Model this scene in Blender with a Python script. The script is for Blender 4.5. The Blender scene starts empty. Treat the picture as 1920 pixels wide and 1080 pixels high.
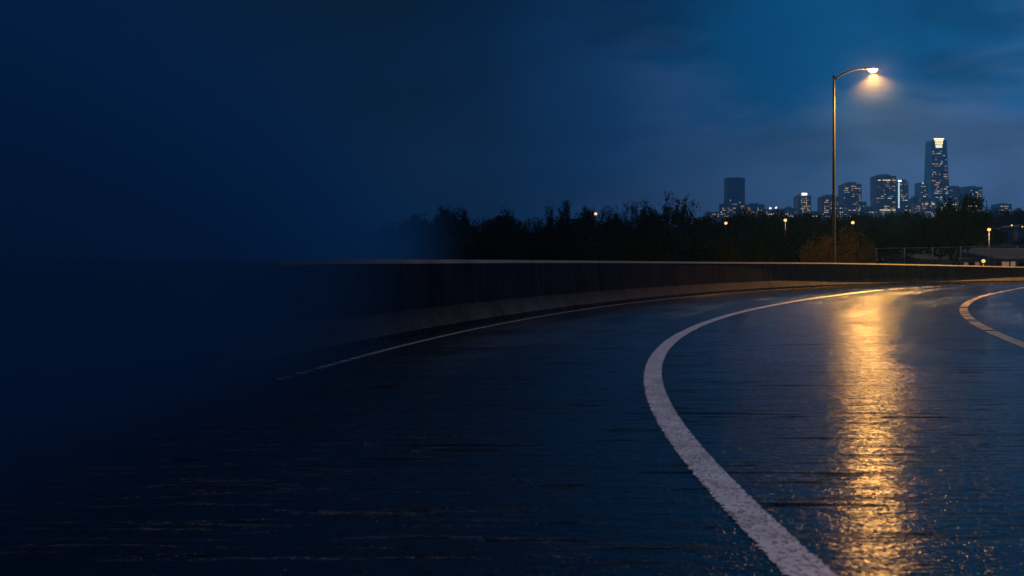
import bpy, math, random
import numpy as np
from mathutils import Vector, noise as mnoise

# ------------------------------------------------------------------ scene, camera, light
scn = bpy.context.scene
C = scn.collection
F, YH, CH = 1867.0, 499.0, 0.95       # focal length in photo pixels, horizon row, eye height

cam_d = bpy.data.cameras.new('camera')
cam = bpy.data.objects.new('camera', cam_d)
C.objects.link(cam)
cam.location = (0, 0, CH)
cam.rotation_euler = (math.radians(90), 0, 0)
cam_d.sensor_width = 36
cam_d.lens = 36 * F / 1920
cam_d.shift_y = -(540 - YH) / 1920
cam_d.clip_start = 0.1
cam_d.clip_end = 9000
cam_d.dof.use_dof = True
cam_d.dof.focus_distance = 22
cam_d.dof.aperture_fstop = 4.0
scn.camera = cam

scn.render.engine = 'CYCLES'
scn.cycles.use_denoising = True
scn.cycles.max_bounces = 5
scn.cycles.diffuse_bounces = 2
scn.cycles.glossy_bounces = 3
scn.cycles.transparent_max_bounces = 8
scn.cycles.volume_bounces = 1
scn.cycles.sample_clamp_indirect = 4
scn.view_settings.view_transform = 'Standard'
scn.view_settings.look = 'None'
scn.view_settings.exposure = 0
scn.view_settings.gamma = 1
scn.view_settings.use_curve_mapping = False


class NT:
    """small helper round a node tree"""
    def __init__(s, tree):
        s.t = tree
        s.n = tree.nodes
        s.l = tree.links

    def new(s, kind, **kw):
        n = s.n.new(kind)
        for k, v in kw.items():
            setattr(n, k, v)
        return n

    def put(s, sock, v):
        if isinstance(v, bpy.types.NodeSocket):
            s.l.new(v, sock)
        elif v is not None:
            sock.default_value = v

    def math(s, op, a, b=None, c=None, clamp=False):
        n = s.new('ShaderNodeMath', operation=op, use_clamp=clamp)
        for i, v in enumerate((a, b, c)):
            s.put(n.inputs[i], v)
        return n.outputs[0]

    def vmath(s, op, a, b=None):
        n = s.new('ShaderNodeVectorMath', operation=op)
        s.put(n.inputs[0], a)
        s.put(n.inputs[1], b)
        return n.outputs['Value'] if op in ('DOT_PRODUCT', 'LENGTH') else n.outputs[0]

    def noise(s, vec, scale, detail=4, rough=0.5, dist=0.0):
        n = s.new('ShaderNodeTexNoise')
        s.put(n.inputs['Vector'], vec)
        n.inputs['Scale'].default_value = scale
        n.inputs['Detail'].default_value = detail
        n.inputs['Roughness'].default_value = rough
        n.inputs['Distortion'].default_value = dist
        return n.outputs['Fac']

    def ss(s, v, a, b, to0=0.0, to1=1.0):
        n = s.new('ShaderNodeMapRange', interpolation_type='SMOOTHSTEP')
        s.put(n.inputs['Value'], v)
        n.inputs['From Min'].default_value = a
        n.inputs['From Max'].default_value = b
        n.inputs['To Min'].default_value = to0
        n.inputs['To Max'].default_value = to1
        return n.outputs['Result']

    def ramp(s, v, stops, interp='LINEAR'):
        n = s.new('ShaderNodeValToRGB')
        s.put(n.inputs[0], v)
        cr = n.color_ramp
        cr.interpolation = interp
        while len(cr.elements) < len(stops):
            cr.elements.new(0.5)
        for e, (p, c) in zip(cr.elements, stops):
            e.position = p
            e.color = (*c, 1) if len(c) == 3 else c
        return n.outputs['Color']

    def mix(s, f, a, b):
        n = s.new('ShaderNodeMix', data_type='RGBA')
        s.put(n.inputs['Factor'], f)
        s.put(n.inputs[6], a if isinstance(a, bpy.types.NodeSocket) else (*a, 1))
        s.put(n.inputs[7], b if isinstance(b, bpy.types.NodeSocket) else (*b, 1))
        return n.outputs[2]

    def scale(s, vec, x, y, z):
        n = s.new('ShaderNodeMapping')
        s.put(n.inputs['Vector'], vec)
        n.inputs['Scale'].default_value = (x, y, z)
        return n.outputs[0]


def lin(r, g, b):
    f = lambda c: c / 255 / 12.92 if c <= 10 else ((c / 255 + 0.055) / 1.055) ** 2.4
    return (f(r), f(g), f(b))


# --- dusk sky: dark towards the left, last blue light and city glow towards the right
world = bpy.data.worlds.new('World')
scn.world = world
world.use_nodes = True
w = NT(world.node_tree)
w.n.clear()
geo = w.new('ShaderNodeTexCoord')
D = geo.outputs['Generated']
sep = w.new('ShaderNodeSeparateXYZ')
w.l.new(D, sep.inputs[0])
az0 = math.radians(42)
br = (math.sin(az0) * math.cos(math.radians(9)), math.cos(az0) * math.cos(math.radians(9)), math.sin(math.radians(9)))
dot = w.vmath('DOT_PRODUCT', D, br)            # 1 towards the bright quarter of the sky
half = w.math('MULTIPLY_ADD', dot, 0.5, 0.5)     # -27 deg .68, -10 .80, 0 .87, 10 .92, 20 .965, 27 .985
clear = w.ramp(half, [
    (0.0, lin(20, 54, 94)), (0.3, lin(10, 42, 80)), (0.58, lin(0, 16, 38)), (0.70, lin(0, 16, 37)), (0.80, lin(0, 16, 38)), (0.865, lin(0, 22, 50)),
    (0.905, lin(0, 42, 81)), (0.945, lin(2, 70, 114)), (0.975, lin(12, 90, 140)), (1.0, lin(32, 104, 156))])
cloudc = w.ramp(half, [
    (0.0, lin(20, 54, 94)), (0.3, lin(10, 42, 80)), (0.58, lin(0, 16, 38)), (0.70, lin(0, 16, 37)), (0.80, lin(0, 16, 37)), (0.865, lin(0, 24, 52)),
    (0.905, lin(12, 49, 88)), (0.945, lin(50, 86, 128)), (0.975, lin(80, 114, 158)), (1.0, lin(94, 128, 172))])
sv = w.scale(D, 1.0, 1.0, 2.3)
n1 = w.noise(sv, 3.1, 4, 0.48, 0.35)
n2 = w.noise(w.scale(D, 1.2, 1.0, 3.6), 8.0, 5, 0.6, 0.8)
cm = w.math('ADD', w.math('MULTIPLY', n1, 0.75), w.math('MULTIPLY', n2, 0.25))
# more cloud low down, clearer high up
low = w.ss(sep.outputs['Z'], 0.06, 0.24, 0.15, -0.08)
mask = w.ss(w.math('ADD', cm, low), 0.42, 0.64)
col = w.mix(mask, clear, cloudc)
# darker undersides
n3 = w.noise(w.scale(D, 1.1, 1.1, 3.4), 4.0, 5, 0.52, 0.35)
shade = w.ss(n3, 0.36, 0.64, 0.68, 1.18)
mulc = w.new('ShaderNodeMix', data_type='RGBA', blend_type='MULTIPLY')
mulc.inputs['Factor'].default_value = 1
w.l.new(col, mulc.inputs[6])
cc = w.new('ShaderNodeCombineColor')
for i in range(3):
    w.l.new(shade, cc.inputs[i])
w.l.new(cc.outputs[0], mulc.inputs[7])
# warm violet city glow near the horizon
gdir = (math.sin(math.radians(19)), math.cos(math.radians(19)), 0.0)
gd = w.vmath('DOT_PRODUCT', D, gdir)
glow = w.math('MULTIPLY', w.ss(gd, 0.95, 0.995), w.ss(sep.outputs['Z'], 0.0, 0.15, 1.0, 0.0))
gcol = w.mix(w.math('MULTIPLY', glow, 0.5), mulc.outputs[2], lin(72, 98, 142))
bg = w.new('ShaderNodeBackground')
w.l.new(gcol, bg.inputs['Color'])
bg.inputs['Strength'].default_value = 1.0
# the very weak rest of the sunken sun's sky light
sky = w.new('ShaderNodeTexSky', sky_type='NISHITA')
sky.sun_disc = False
sky.sun_elevation = math.radians(0.5)
sky.sun_rotation = math.radians(140)
bg2 = w.new('ShaderNodeBackground')
w.l.new(sky.outputs[0], bg2.inputs['Color'])
bg2.inputs['Strength'].default_value = 0.00008
addw = w.new('ShaderNodeAddShader')
w.l.new(bg.outputs[0], addw.inputs[0])
w.l.new(bg2.outputs[0], addw.inputs[1])
wo = w.new('ShaderNodeOutputWorld')
w.l.new(addw.outputs[0], wo.inputs['Surface'])

# soft high light of the thin overcast
sd = bpy.data.lights.new('sun', 'SUN')
sd.energy = 0.68
sd.angle = math.radians(28)
sd.color = (0.95, 0.84, 1.0)
sun = bpy.data.objects.new('sun', sd)
C.objects.link(sun)
sdir = Vector((-0.5 * math.cos(math.radians(74)), 0.86 * math.cos(math.radians(74)), math.sin(math.radians(74))))
sun.rotation_euler = sdir.to_track_quat('Z', 'Y').to_euler()


# ------------------------------------------------------------------ helpers
def at(px, py, Y):
    """world point seen at photo pixel (px, py) at distance Y"""
    return Vector(((px - 960) / F * Y, Y, CH + (YH - py) / F * Y))


def material(name):
    m = bpy.data.materials.new(name)
    m.use_nodes = True
    t = NT(m.node_tree)
    b = t.n['Principled BSDF']
    return m, t, b


def simple(name, c, rough=0.6, metal=0.0, var=0.0, scale=3.0, bump=0.0):
    m, t, b = material(name)
    b.inputs['Roughness'].default_value = rough
    b.inputs['Metallic'].default_value = metal
    if var:
        tc = t.new('ShaderNodeTexCoord')
        nz = t.noise(tc.outputs['Object'], scale, 5, 0.6)
        lo = tuple(x * (1 - var) for x in c)
        hi = tuple(min(1, x * (1 + var)) for x in c)
        t.put(b.inputs['Base Color'], t.ramp(nz, [(0.3, lo), (0.7, hi)]))
        if bump:
            bp = t.new('ShaderNodeBump')
            bp.inputs['Strength'].default_value = bump
            bp.inputs['Distance'].default_value = 0.05
            t.put(bp.inputs['Height'], nz)
            t.put(b.inputs['Normal'], bp.outputs[0])
    else:
        b.inputs['Base Color'].default_value = (*c, 1)
    return m


def emitter(name, c, s):
    m, t, b = material(name)
    b.inputs['Base Color'].default_value = (0.02, 0.02, 0.02, 1)
    b.inputs['Emission Color'].default_value = (*c, 1)
    b.inputs['Emission Strength'].default_value = s
    m.cycles.emission_sampling = 'NONE'
    return m


class MB:
    """collects geometry and links it as one mesh object"""
    def __init__(s):
        s.v = []
        s.f = []

    def box(s, x0, x1, y0, y1, z0, z1):
        n = len(s.v)
        s.v += [(x0, y0, z0), (x1, y0, z0), (x1, y1, z0), (x0, y1, z0), (x0, y0, z1), (x1, y0, z1), (x1, y1, z1), (x0, y1, z1)]
        s.f += [tuple(n + i for i in q) for q in ((0, 3, 2, 1), (4, 5, 6, 7), (0, 1, 5, 4), (1, 2, 6, 5), (2, 3, 7, 6), (3, 0, 4, 7))]
        return s

    def prism(s, prof, y0, y1):
        """outline in (x, z), extruded from y0 to y1"""
        n, k = len(s.v), len(prof)
        s.v += [(x, y0, z) for x, z in prof] + [(x, y1, z) for x, z in prof]
        s.f.append(tuple(range(n, n + k)))
        s.f.append(tuple(range(n + 2 * k - 1, n + k - 1, -1)))
        for i in range(k):
            j = (i + 1) % k
            s.f.append((n + j, n + i, n + k + i, n + k + j))
        return s

    def tube(s, pts, rads, sides=8, cap=True):
        n0 = len(s.v)
        pts = [Vector(p) for p in pts]
        for i, (p, r) in enumerate(zip(pts, rads)):
            a = pts[max(i - 1, 0)]
            b = pts[min(i + 1, len(pts) - 1)]
            t = (b - a).normalized()
            u = t.cross(Vector((0.01, 1, 0.02)) if abs(t.y) < 0.9 else Vector((1, 0, 0))).normalized()
            v = t.cross(u)
            for k in range(sides):
                g = 2 * math.pi * k / sides
                s.v.append(tuple(p + (u * math.cos(g) + v * math.sin(g)) * r))
        for i in range(len(pts) - 1):
            for k in range(sides):
                a = n0 + i * sides + k
                b = n0 + i * sides + (k + 1) % sides
                s.f.append((a, b, b + sides, a + sides))
        if cap:
            s.f.append(tuple(n0 + k for k in range(sides))[::-1])
            m = n0 + (len(pts) - 1) * sides
            s.f.append(tuple(m + k for k in range(sides)))
        return s

    def mesh(s, name, mat, smooth=False):
        me = bpy.data.meshes.new(name)
        me.from_pydata(s.v, [], s.f)
        me.materials.append(mat)
        if smooth:
            me.polygons.foreach_set('use_smooth', [True] * len(me.polygons))
        me.update()
        return me

    def build(s, name, mat, parent=None, smooth=False):
        return link(name, s.mesh(name, mat, smooth), parent)


def link(name, me, parent=None):
    o = bpy.data.objects.new(name, me)
    C.objects.link(o)
    if parent is not None:
        o.parent = parent
    return o


def thing(name, label, cat, loc=(0, 0, 0), rz=0.0, group=None):
    o = bpy.data.objects.new(name, None)
    C.objects.link(o)
    o.location = loc
    o.rotation_euler = (0, 0, rz)
    o['label'] = label
    o['category'] = cat
    if group:
        o['group'] = group
    return o


def structure(o):
    o['kind'] = 'structure'
    return o


# ------------------------------------------------------------------ the plan of the bend
def unproj(L):
    return np.array([((x - 960) * CH / (y - YH), CH * F / (y - YH)) for x, y in L])


def curve(P, back=24.0, fwd=70.0, R=75.0, deg=4, step=0.25):
    """smooth plan curve through measured road points, run straight on behind the camera and bending on ahead"""
    s = np.r_[0, np.cumsum(np.hypot(*np.diff(P, axis=0).T))]
    S = s[-1]
    px = np.polyfit(s / S, P[:, 0], deg)
    py = np.polyfit(s / S, P[:, 1], deg)
    t = np.arange(0, S, step)
    mid = np.c_[np.polyval(px, t / S), np.polyval(py, t / S)]
    d0 = mid[2] - mid[0]
    d0 /= np.hypot(*d0)
    pre = mid[0] - np.arange(back, 0, -step)[:, None] * d0
    d1 = mid[-1] - mid[-5]
    h = math.atan2(d1[1], d1[0])
    post = []
    p = mid[-1].copy()
    for _ in range(int(fwd / step)):
        h -= step / R
        p = p + step * np.array([math.cos(h), math.sin(h)])
        post.append(p.copy())
    Q = np.vstack([pre, mid, np.array(post)])
    # even out the joins
    for _ in range(6):
        Q[1:-1] = 0.25 * Q[:-2] + 0.5 * Q[1:-1] + 0.25 * Q[2:]
    return Q


def frame(Q):
    T = np.gradient(Q, axis=0)
    T /= np.hypot(*T.T)[:, None]
    Nl = np.c_[-T[:, 1], T[:, 0]]             # to the left, towards and past the barrier
    s = np.r_[0, np.cumsum(np.hypot(*np.diff(Q, axis=0).T))]
    return T, Nl, s


L1P = unproj([(1509, 1080), (1428, 982), (1331, 884), (1274, 822), (1246, 778), (1228, 733), (1222, 702), (1227, 675.5),
              (1254, 644), (1267, 634), (1302, 615), (1350, 597), (1400, 582), (1454, 571.7), (1500, 563.7),
              (1571.7, 553.3), (1640, 545.3), (1709, 540)])
L2P = unproj([(1915.4, 646), (1881, 632), (1846.7, 616), (1823.7, 601.4), (1810, 587.7), (1806, 578.5), (1812, 568),
              (1837.5, 558), (1869.6, 548.7), (1915, 540)])
L3P = unproj([(575, 700), (707, 660.5), (782, 641.7), (864, 621.8), (934, 606.6), (1004.7, 594.8), (1075, 584.3),
              (1145, 574.2), (1225, 563.3), (1308, 555), (1391.7, 546.7), (1488, 541.5), (1617.5, 535), (1709, 532)])
WP = np.vstack([[(-2.32, 8.9), (-2.05, 11.05), (-1.7, 12.5), (-1.2, 14.6)],
                unproj([(908.6, 605), (988, 590.5), (1075, 578), (1145, 571), (1204, 563.5), (1308, 553), (1412.5, 544),
                        (1496, 539), (1610.6, 534.5), (1755, 530.3), (1915, 528)])])
CL1 = curve(L1P, back=16, deg=7)
CL2 = curve(L2P, back=24)
CL3 = curve(L3P)
CW = curve(WP, back=26, fwd=70, R=90)
CW_T, CW_N, CW_S = frame(CW)

# ------------------------------------------------------------------ materials
def road_material():
    m, t, b = material('wet_asphalt')
    tc = t.new('ShaderNodeTexCoord')
    P = tc.outputs['Object']
    ld = t.new('ShaderNodeAttribute', attribute_name='lane_dist').outputs['Fac']
    along = t.new('ShaderNodeAttribute', attribute_name='along').outputs['Fac']
    M_, A_ = 'MULTIPLY', 'ADD'
    cv = t.new('ShaderNodeCombineXYZ')
    t.put(cv.inputs[0], t.math(M_, ld, 0.55))
    t.put(cv.inputs[1], t.math(M_, along, 0.045))
    tracks = t.noise(cv.outputs[0], 1.0, 3, 0.55, 0.25)
    patch = t.noise(P, 0.33, 4, 0.55, 0.3)
    streak = t.noise(t.scale(P, 0.9, 6.5, 1), 1.0, 5, 0.62, 0.9)
    # open-grained near stretch, its gloss cut so the lamp's reflection fades nearby
    coarse = t.ss(t.math(A_, along, t.math(M_, t.math('SUBTRACT', patch, 0.5), 9.0)), 23.5, 29.0, 1.0, 0.0)
    # water film: 1 where water fills the stone, 0 where the grain stands out
    film = t.ss(t.math(A_, t.math(A_, t.math(M_, tracks, 0.55), t.math(M_, patch, 0.35)), t.math(M_, streak, 0.30)), 0.53, 0.64)
    film = t.math(M_, film, t.math('MULTIPLY_ADD', coarse, -0.65, 1.0))
    grain = t.noise(P, 60, 2, 0.6)
    vor = t.new('ShaderNodeTexVoronoi', feature='F1')
    t.put(vor.inputs['Vector'], P)
    vor.inputs['Scale'].default_value = 62
    sc_ = t.new('ShaderNodeSeparateColor')
    t.put(sc_.inputs[0], vor.outputs['Color'])
    wet = t.ss(sc_.outputs[0], 0.50, 0.56)
    proud = t.math(M_, wet, t.ss(vor.outputs['Distance'], 0.05, 0.60, 1.0, 0.0))
    film_f = t.math('MULTIPLY_ADD', film, -0.85, 1.0)
    # dark transverse marks: broken ridges of dry stone, plus painted shadow between grains
    ridge = t.ss(t.noise(t.scale(P, 0.9, 11.0, 1), 1.3, 6, 0.66, 0.9), 0.565, 0.64)
    fine_d = t.ss(t.noise(t.scale(P, 9.0, 34.0, 1), 1.0, 4, 0.7, 0.4), 0.58, 0.67)
    dark = t.math('MAXIMUM', t.math(M_, ridge, t.math('MULTIPLY_ADD', film, -0.15, 0.97)), t.math(M_, t.math(M_, fine_d, film_f), 0.85))
    base = t.mix(t.noise(P, 9, 6, 0.7), (0.002, 0.005, 0.009), (0.005, 0.010, 0.016))
    base = t.mix(dark, base, (0.003, 0.0035, 0.005))
    dry = t.math('MULTIPLY_ADD', wet, -0.05, t.ss(tracks, 0.40, 0.60, 0.27, 0.19))
    rough = t.math(A_, dry, t.math(M_, film, t.math('SUBTRACT', 0.15, dry)))
    stone_spec = t.math('MULTIPLY_ADD', wet, 0.05, 0.95)
    coarse_spec = t.math('MULTIPLY_ADD', wet, 0.20, 0.72)
    sp = t.math(A_, stone_spec, t.math(M_, coarse, t.math('SUBTRACT', coarse_spec, stone_spec)))
    sp = t.math('MAXIMUM', sp, t.math(M_, film, 1.0))
    spec = t.math(M_, sp, t.math('MULTIPLY_ADD', dark, -0.90, 1.0))
    h = t.math(M_, t.math(M_, grain, film_f), 0.0011)
    h = t.math(A_, h, t.math(M_, t.math(M_, proud, film_f), t.math('MULTIPLY_ADD', coarse, -0.0026, 0.0050)))
    h = t.math(A_, h, t.math(M_, t.noise(t.scale(P, 8.0, 14.0, 1), 1.0, 3, 0.55), 0.0050))
    h = t.math(A_, h, t.math(M_, streak, 0.008))
    h = t.math('SUBTRACT', h, t.math(M_, ridge, 0.0012))
    bp = t.new('ShaderNodeBump')
    bp.inputs['Strength'].default_value = 1.0
    bp.inputs['Distance'].default_value = 1.0
    t.put(bp.inputs['Height'], h)
    # wet surface: dark stone under a film that mirrors by Fresnel, without the long haze of the default gloss
    t.n.remove(b)
    df = t.new('ShaderNodeBsdfDiffuse')
    t.put(df.inputs['Color'], base)
    gl = t.new('ShaderNodeBsdfAnisotropic', distribution='BECKMANN')
    gl.inputs['Color'].default_value = (1, 1, 1, 1)
    t.put(gl.inputs['Roughness'], rough)
    t.put(gl.inputs['Normal'], bp.outputs[0])
    fr = t.new('ShaderNodeFresnel')
    fr.inputs['IOR'].default_value = 1.8
    t.put(fr.inputs['Normal'], bp.outputs[0])
    mx = t.new('ShaderNodeMixShader')
    t.put(mx.inputs[0], t.math(M_, fr.outputs[0], spec, clamp=True))
    t.l.new(df.outputs[0], mx.inputs[1])
    t.l.new(gl.outputs[0], mx.inputs[2])
    t.l.new(mx.outputs[0], t.n['Material Output'].inputs['Surface'])
    return m


def paint_material(name, c, worn):
    m, t, b = material(name)
    tc = t.new('ShaderNodeTexCoord')
    P = tc.outputs['Object']
    streak = t.noise(t.scale(P, 0.55, 7.5, 1), 1.0, 5, 0.62, 0.25)
    crack = t.math('MULTIPLY', t.ss(t.noise(t.scale(P, 1.3, 10.0, 1), 1.5, 6, 0.65, 1.5), 0.60, 0.66), t.ss(t.noise(P, 1.7, 3, 0.5), 0.45, 0.55))
    pits = t.ss(t.math('ADD', t.noise(t.scale(P, 1.0, 0.55, 1), 70, 3, 0.65), t.math('MULTIPLY', t.noise(P, 3.3, 4, 0.6), 0.22)), 0.635 - worn, 0.71 - worn)
    blot = t.noise(P, 7, 5, 0.7)
    colr = t.ramp(blot, [(0.3, tuple(x * 0.6 for x in c)), (0.7, c)])
    scuff = t.ss(t.noise(t.scale(P, 5.0, 1.6, 1), 1.6, 6, 0.7, 0.6), 0.52, 0.66)
    dark = t.math('MAXIMUM', t.math('MAXIMUM', t.math('MULTIPLY', crack, 0.85), t.math('MULTIPLY', pits, 0.8)), t.math('MULTIPLY', scuff, 0.42))
    t.put(b.inputs['Base Color'], t.mix(dark, colr, (0.02, 0.022, 0.028)))
    b.inputs['Roughness'].default_value = 0.36
    b.inputs['Specular IOR Level'].default_value = 0.45
    h = t.math('ADD', t.math('MULTIPLY', t.noise(P, 60, 3, 0.6), 0.003), t.math('MULTIPLY', streak, 0.008))
    h = t.math('SUBTRACT', h, t.math('MULTIPLY', dark, 0.002))
    bp = t.new('ShaderNodeBump')
    bp.inputs['Distance'].default_value = 1.0
    t.put(bp.inputs['Height'], h)
    t.put(b.inputs['Normal'], bp.outputs[0])
    return m


def concrete_material(name, c, streaky=0.5, near_shade=0.0):
    m, t, b = material(name)
    tc = t.new('ShaderNodeTexCoord')
    P = tc.outputs['Object']
    fine = t.noise(P, 26, 5, 0.7)
    big = t.noise(P, 1.1, 4, 0.6)
    run = t.noise(t.scale(P, 5.0, 5.0, 0.35), 1.6, 5, 0.65)
    v = t.math('ADD', t.math('ADD', t.math('MULTIPLY', fine, 0.3), t.math('MULTIPLY', big, 0.3)), t.math('MULTIPLY', run, 0.4))
    lo = tuple(x * (1 - streaky) for x in c)
    hi = tuple(min(1, x * (1 + streaky)) for x in c)
    colr = t.ramp(v, [(0.36, lo), (0.62, hi)])
    pale = t.ss(t.noise(P, 17, 4, 0.75), 0.66, 0.72)
    colr = t.mix(t.math('MULTIPLY', pale, 0.6), colr, tuple(min(1, x * 2.2) for x in c))
    if near_shade:
        # painted shade: near end of the barrier darkened, fading out along the curve
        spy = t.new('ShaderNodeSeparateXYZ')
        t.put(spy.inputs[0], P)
        shade_mask = t.ss(t.math('ADD', spy.outputs['Y'], t.math('MULTIPLY', big, 4.0)), 8.5, 21.0, near_shade, 0.0)
        colr = t.mix(shade_mask, colr, (0.012, 0.015, 0.018))
    t.put(b.inputs['Base Color'], colr)
    b.inputs['Roughness'].default_value = 0.85
    b.inputs['Specular IOR Level'].default_value = 0.0
    bp = t.new('ShaderNodeBump')
    bp.inputs['Distance'].default_value = 0.012
    bp.inputs['Strength'].default_value = 0.8
    t.put(bp.inputs['Height'], t.math('ADD', fine, t.math('MULTIPLY', run, 0.5)))
    t.put(b.inputs['Normal'], bp.outputs[0])
    return m


def grass_material():
    m, t, b = material('grass_ground')
    tc = t.new('ShaderNodeTexCoord')
    P = tc.outputs['Object']
    a = t.noise(P, 0.05, 5, 0.6)
    c = t.noise(P, 1.2, 5, 0.7)
    v = t.math('ADD', t.math('MULTIPLY', a, 0.6), t.math('MULTIPLY', c, 0.4))
    t.put(b.inputs['Base Color'], t.ramp(v, [(0.35, (0.03, 0.035, 0.018)), (0.5, (0.10, 0.088, 0.05)), (0.62, (0.22, 0.18, 0.12))]))
    b.inputs['Roughness'].default_value = 0.9
    bp = t.new('ShaderNodeBump')
    bp.inputs['Distance'].default_value = 0.3
    t.put(bp.inputs['Height'], c)
    t.put(b.inputs['Normal'], bp.outputs[0])
    return m


M = dict(
    road=road_material(),
    white=paint_material('white_road_paint', (0.84, 0.80, 0.82), 0.0),
    thin=paint_material('thin_white_road_paint', (0.34, 0.34, 0.36), 0.05),
    yellow=paint_material('yellowed_road_paint', (0.80, 0.58, 0.27), 0.03),
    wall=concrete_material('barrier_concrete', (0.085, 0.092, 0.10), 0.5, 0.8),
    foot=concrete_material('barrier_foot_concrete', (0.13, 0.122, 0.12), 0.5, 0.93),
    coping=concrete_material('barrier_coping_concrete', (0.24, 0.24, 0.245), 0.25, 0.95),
    grass=grass_material(),
    bark=simple('bark', (0.035, 0.028, 0.022), 0.9, var=0.4, scale=4),
    pole=simple('galvanised_steel', (0.07, 0.07, 0.078), 0.5, 0.4, var=0.2, scale=6),
    housing=simple('lamp_housing', (0.03, 0.03, 0.033), 0.75, 0.0),
    lens=emitter('lamp_lens', (1.0, 0.66, 0.30), 26.0),
    darkpole=simple('dark_pole_paint', (0.02, 0.02, 0.02), 0.7),
    globe=emitter('small_lamp_globe', (1.0, 0.50, 0.15), 1.9),
    wire=simple('fence_wire', (0.16, 0.17, 0.18), 0.5, 0.6),
)


def leaf_material(name, a, bcol):
    m, t, b = material(name)
    tc = t.new('ShaderNodeTexCoord')
    v = t.noise(tc.outputs['Object'], 0.8, 5, 0.7)
    oi = t.new('ShaderNodeObjectInfo')
    v = t.math('ADD', v, t.math('MULTIPLY_ADD', oi.outputs['Random'], 0.16, -0.08))
    t.put(b.inputs['Base Color'], t.ramp(v, [(0.38, a), (0.62, bcol)]))
    b.inputs['Roughness'].default_value = 0.9
    b.inputs['Specular IOR Level'].default_value = 0.0
    return m


M['leaf_dark'] = leaf_material('dark_leaves', (0.012, 0.018, 0.009), (0.019, 0.026, 0.012))
M['leaf_autumn'] = leaf_material('autumn_leaves', (0.05, 0.040, 0.015), (0.17, 0.10, 0.038))
M['leaf_dim'] = leaf_material('dim_leaves', (0.010, 0.013, 0.006), (0.022, 0.022, 0.010))
M['leaf_olive'] = leaf_material('olive_leaves', (0.022, 0.026, 0.009), (0.05, 0.050, 0.018))

# ------------------------------------------------------------------ ground
def wall_offset(x, y):
    """signed distance past the barrier line (positive behind it)"""
    d = CW - np.array([x, y])
    i = int(np.argmin((d ** 2).sum(1)))
    return float((np.array([x, y]) - CW[i]) @ CW_N[i])


def sstep(a, b, v):
    t = min(1, max(0, (v - a) / (b - a)))
    return t * t * (3 - 2 * t)


def ground_z(x, y):
    o = wall_offset(x, y) if -60 < x < 160 and -60 < y < 140 else 99.0
    z = -0.12 - 1.9 * sstep(1.0, 9.0, o)
    if o < 0:
        z = -0.12
    if y > 0:
        r = x / max(y, 1)
        z += 5.6 * sstep(104, 142, y) * sstep(0.30, 0.40, r) * (1 - 0.35 * sstep(170, 240, y))
        z += 11.5 * sstep(190, 420, y) * (1 - 0.75 * sstep(700, 1500, y))
        z += 0.35 * mnoise.noise(Vector((x * 0.05, y * 0.05, 0))) * sstep(80, 110, y)
    return z


def build_ground():
    ys = list(np.arange(-90, 160, 4.0)) + list(np.arange(160, 500, 12.0)) + list(np.arange(500, 2461, 80.0))
    xs = sorted(set(list(np.arange(-60, 140, 4.0)) + list(-60 - np.cumsum(np.geomspace(5, 260, 17)))
                    + list(140 + np.cumsum(np.geomspace(5, 230, 17)))))
    v = [(x, y, ground_z(x, y)) for y in ys for x in xs]
    n = len(xs)
    f = [(j * n + i, j * n + i + 1, (j + 1) * n + i + 1, (j + 1) * n + i) for j in range(len(ys) - 1) for i in range(n - 1)]
    me = bpy.data.meshes.new('ground')
    me.from_pydata(v, [], f)
    me.materials.append(M['grass'])
    me.polygons.foreach_set('use_smooth', [True] * len(f))
    return structure(link('ground', me))


build_ground()

# ------------------------------------------------------------------ road and its painted lines
def build_road():
    idx = np.arange(0, len(CW), 2)
    offs = np.r_[np.arange(0, 14, 0.5), np.arange(14, 46, 2.0)]
    v, ld, al = [], [], []
    for i in idx:
        for o in offs:
            p = CW[i] - CW_N[i] * (o - 0.05)
            d = CL1 - p
            k = int(np.argmin((d ** 2).sum(1)))
            v.append((p[0], p[1], 0.0))
            ld.append(float(np.hypot(*d[k])) * (1 if (d[k] @ CW_N[min(i, len(CW) - 1)]) > 0 else -1))
            al.append(float(CW_S[i]))
    n = len(offs)
    f = [(j * n + i, (j + 1) * n + i, (j + 1) * n + i + 1, j * n + i + 1) for j in range(len(idx) - 1) for i in range(n - 1)]
    f = [q[::-1] for q in f]
    me = bpy.data.meshes.new('road')
    me.from_pydata(v, [], f)
    for nm, arr in (('lane_dist', ld), ('along', al)):
        a = me.attributes.new(nm, 'FLOAT', 'POINT')
        a.data.foreach_set('value', arr)
    me.materials.append(M['road'])
    me.update()
    o = link('road', me)
    structure(o)
    return o


road = build_road()


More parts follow.
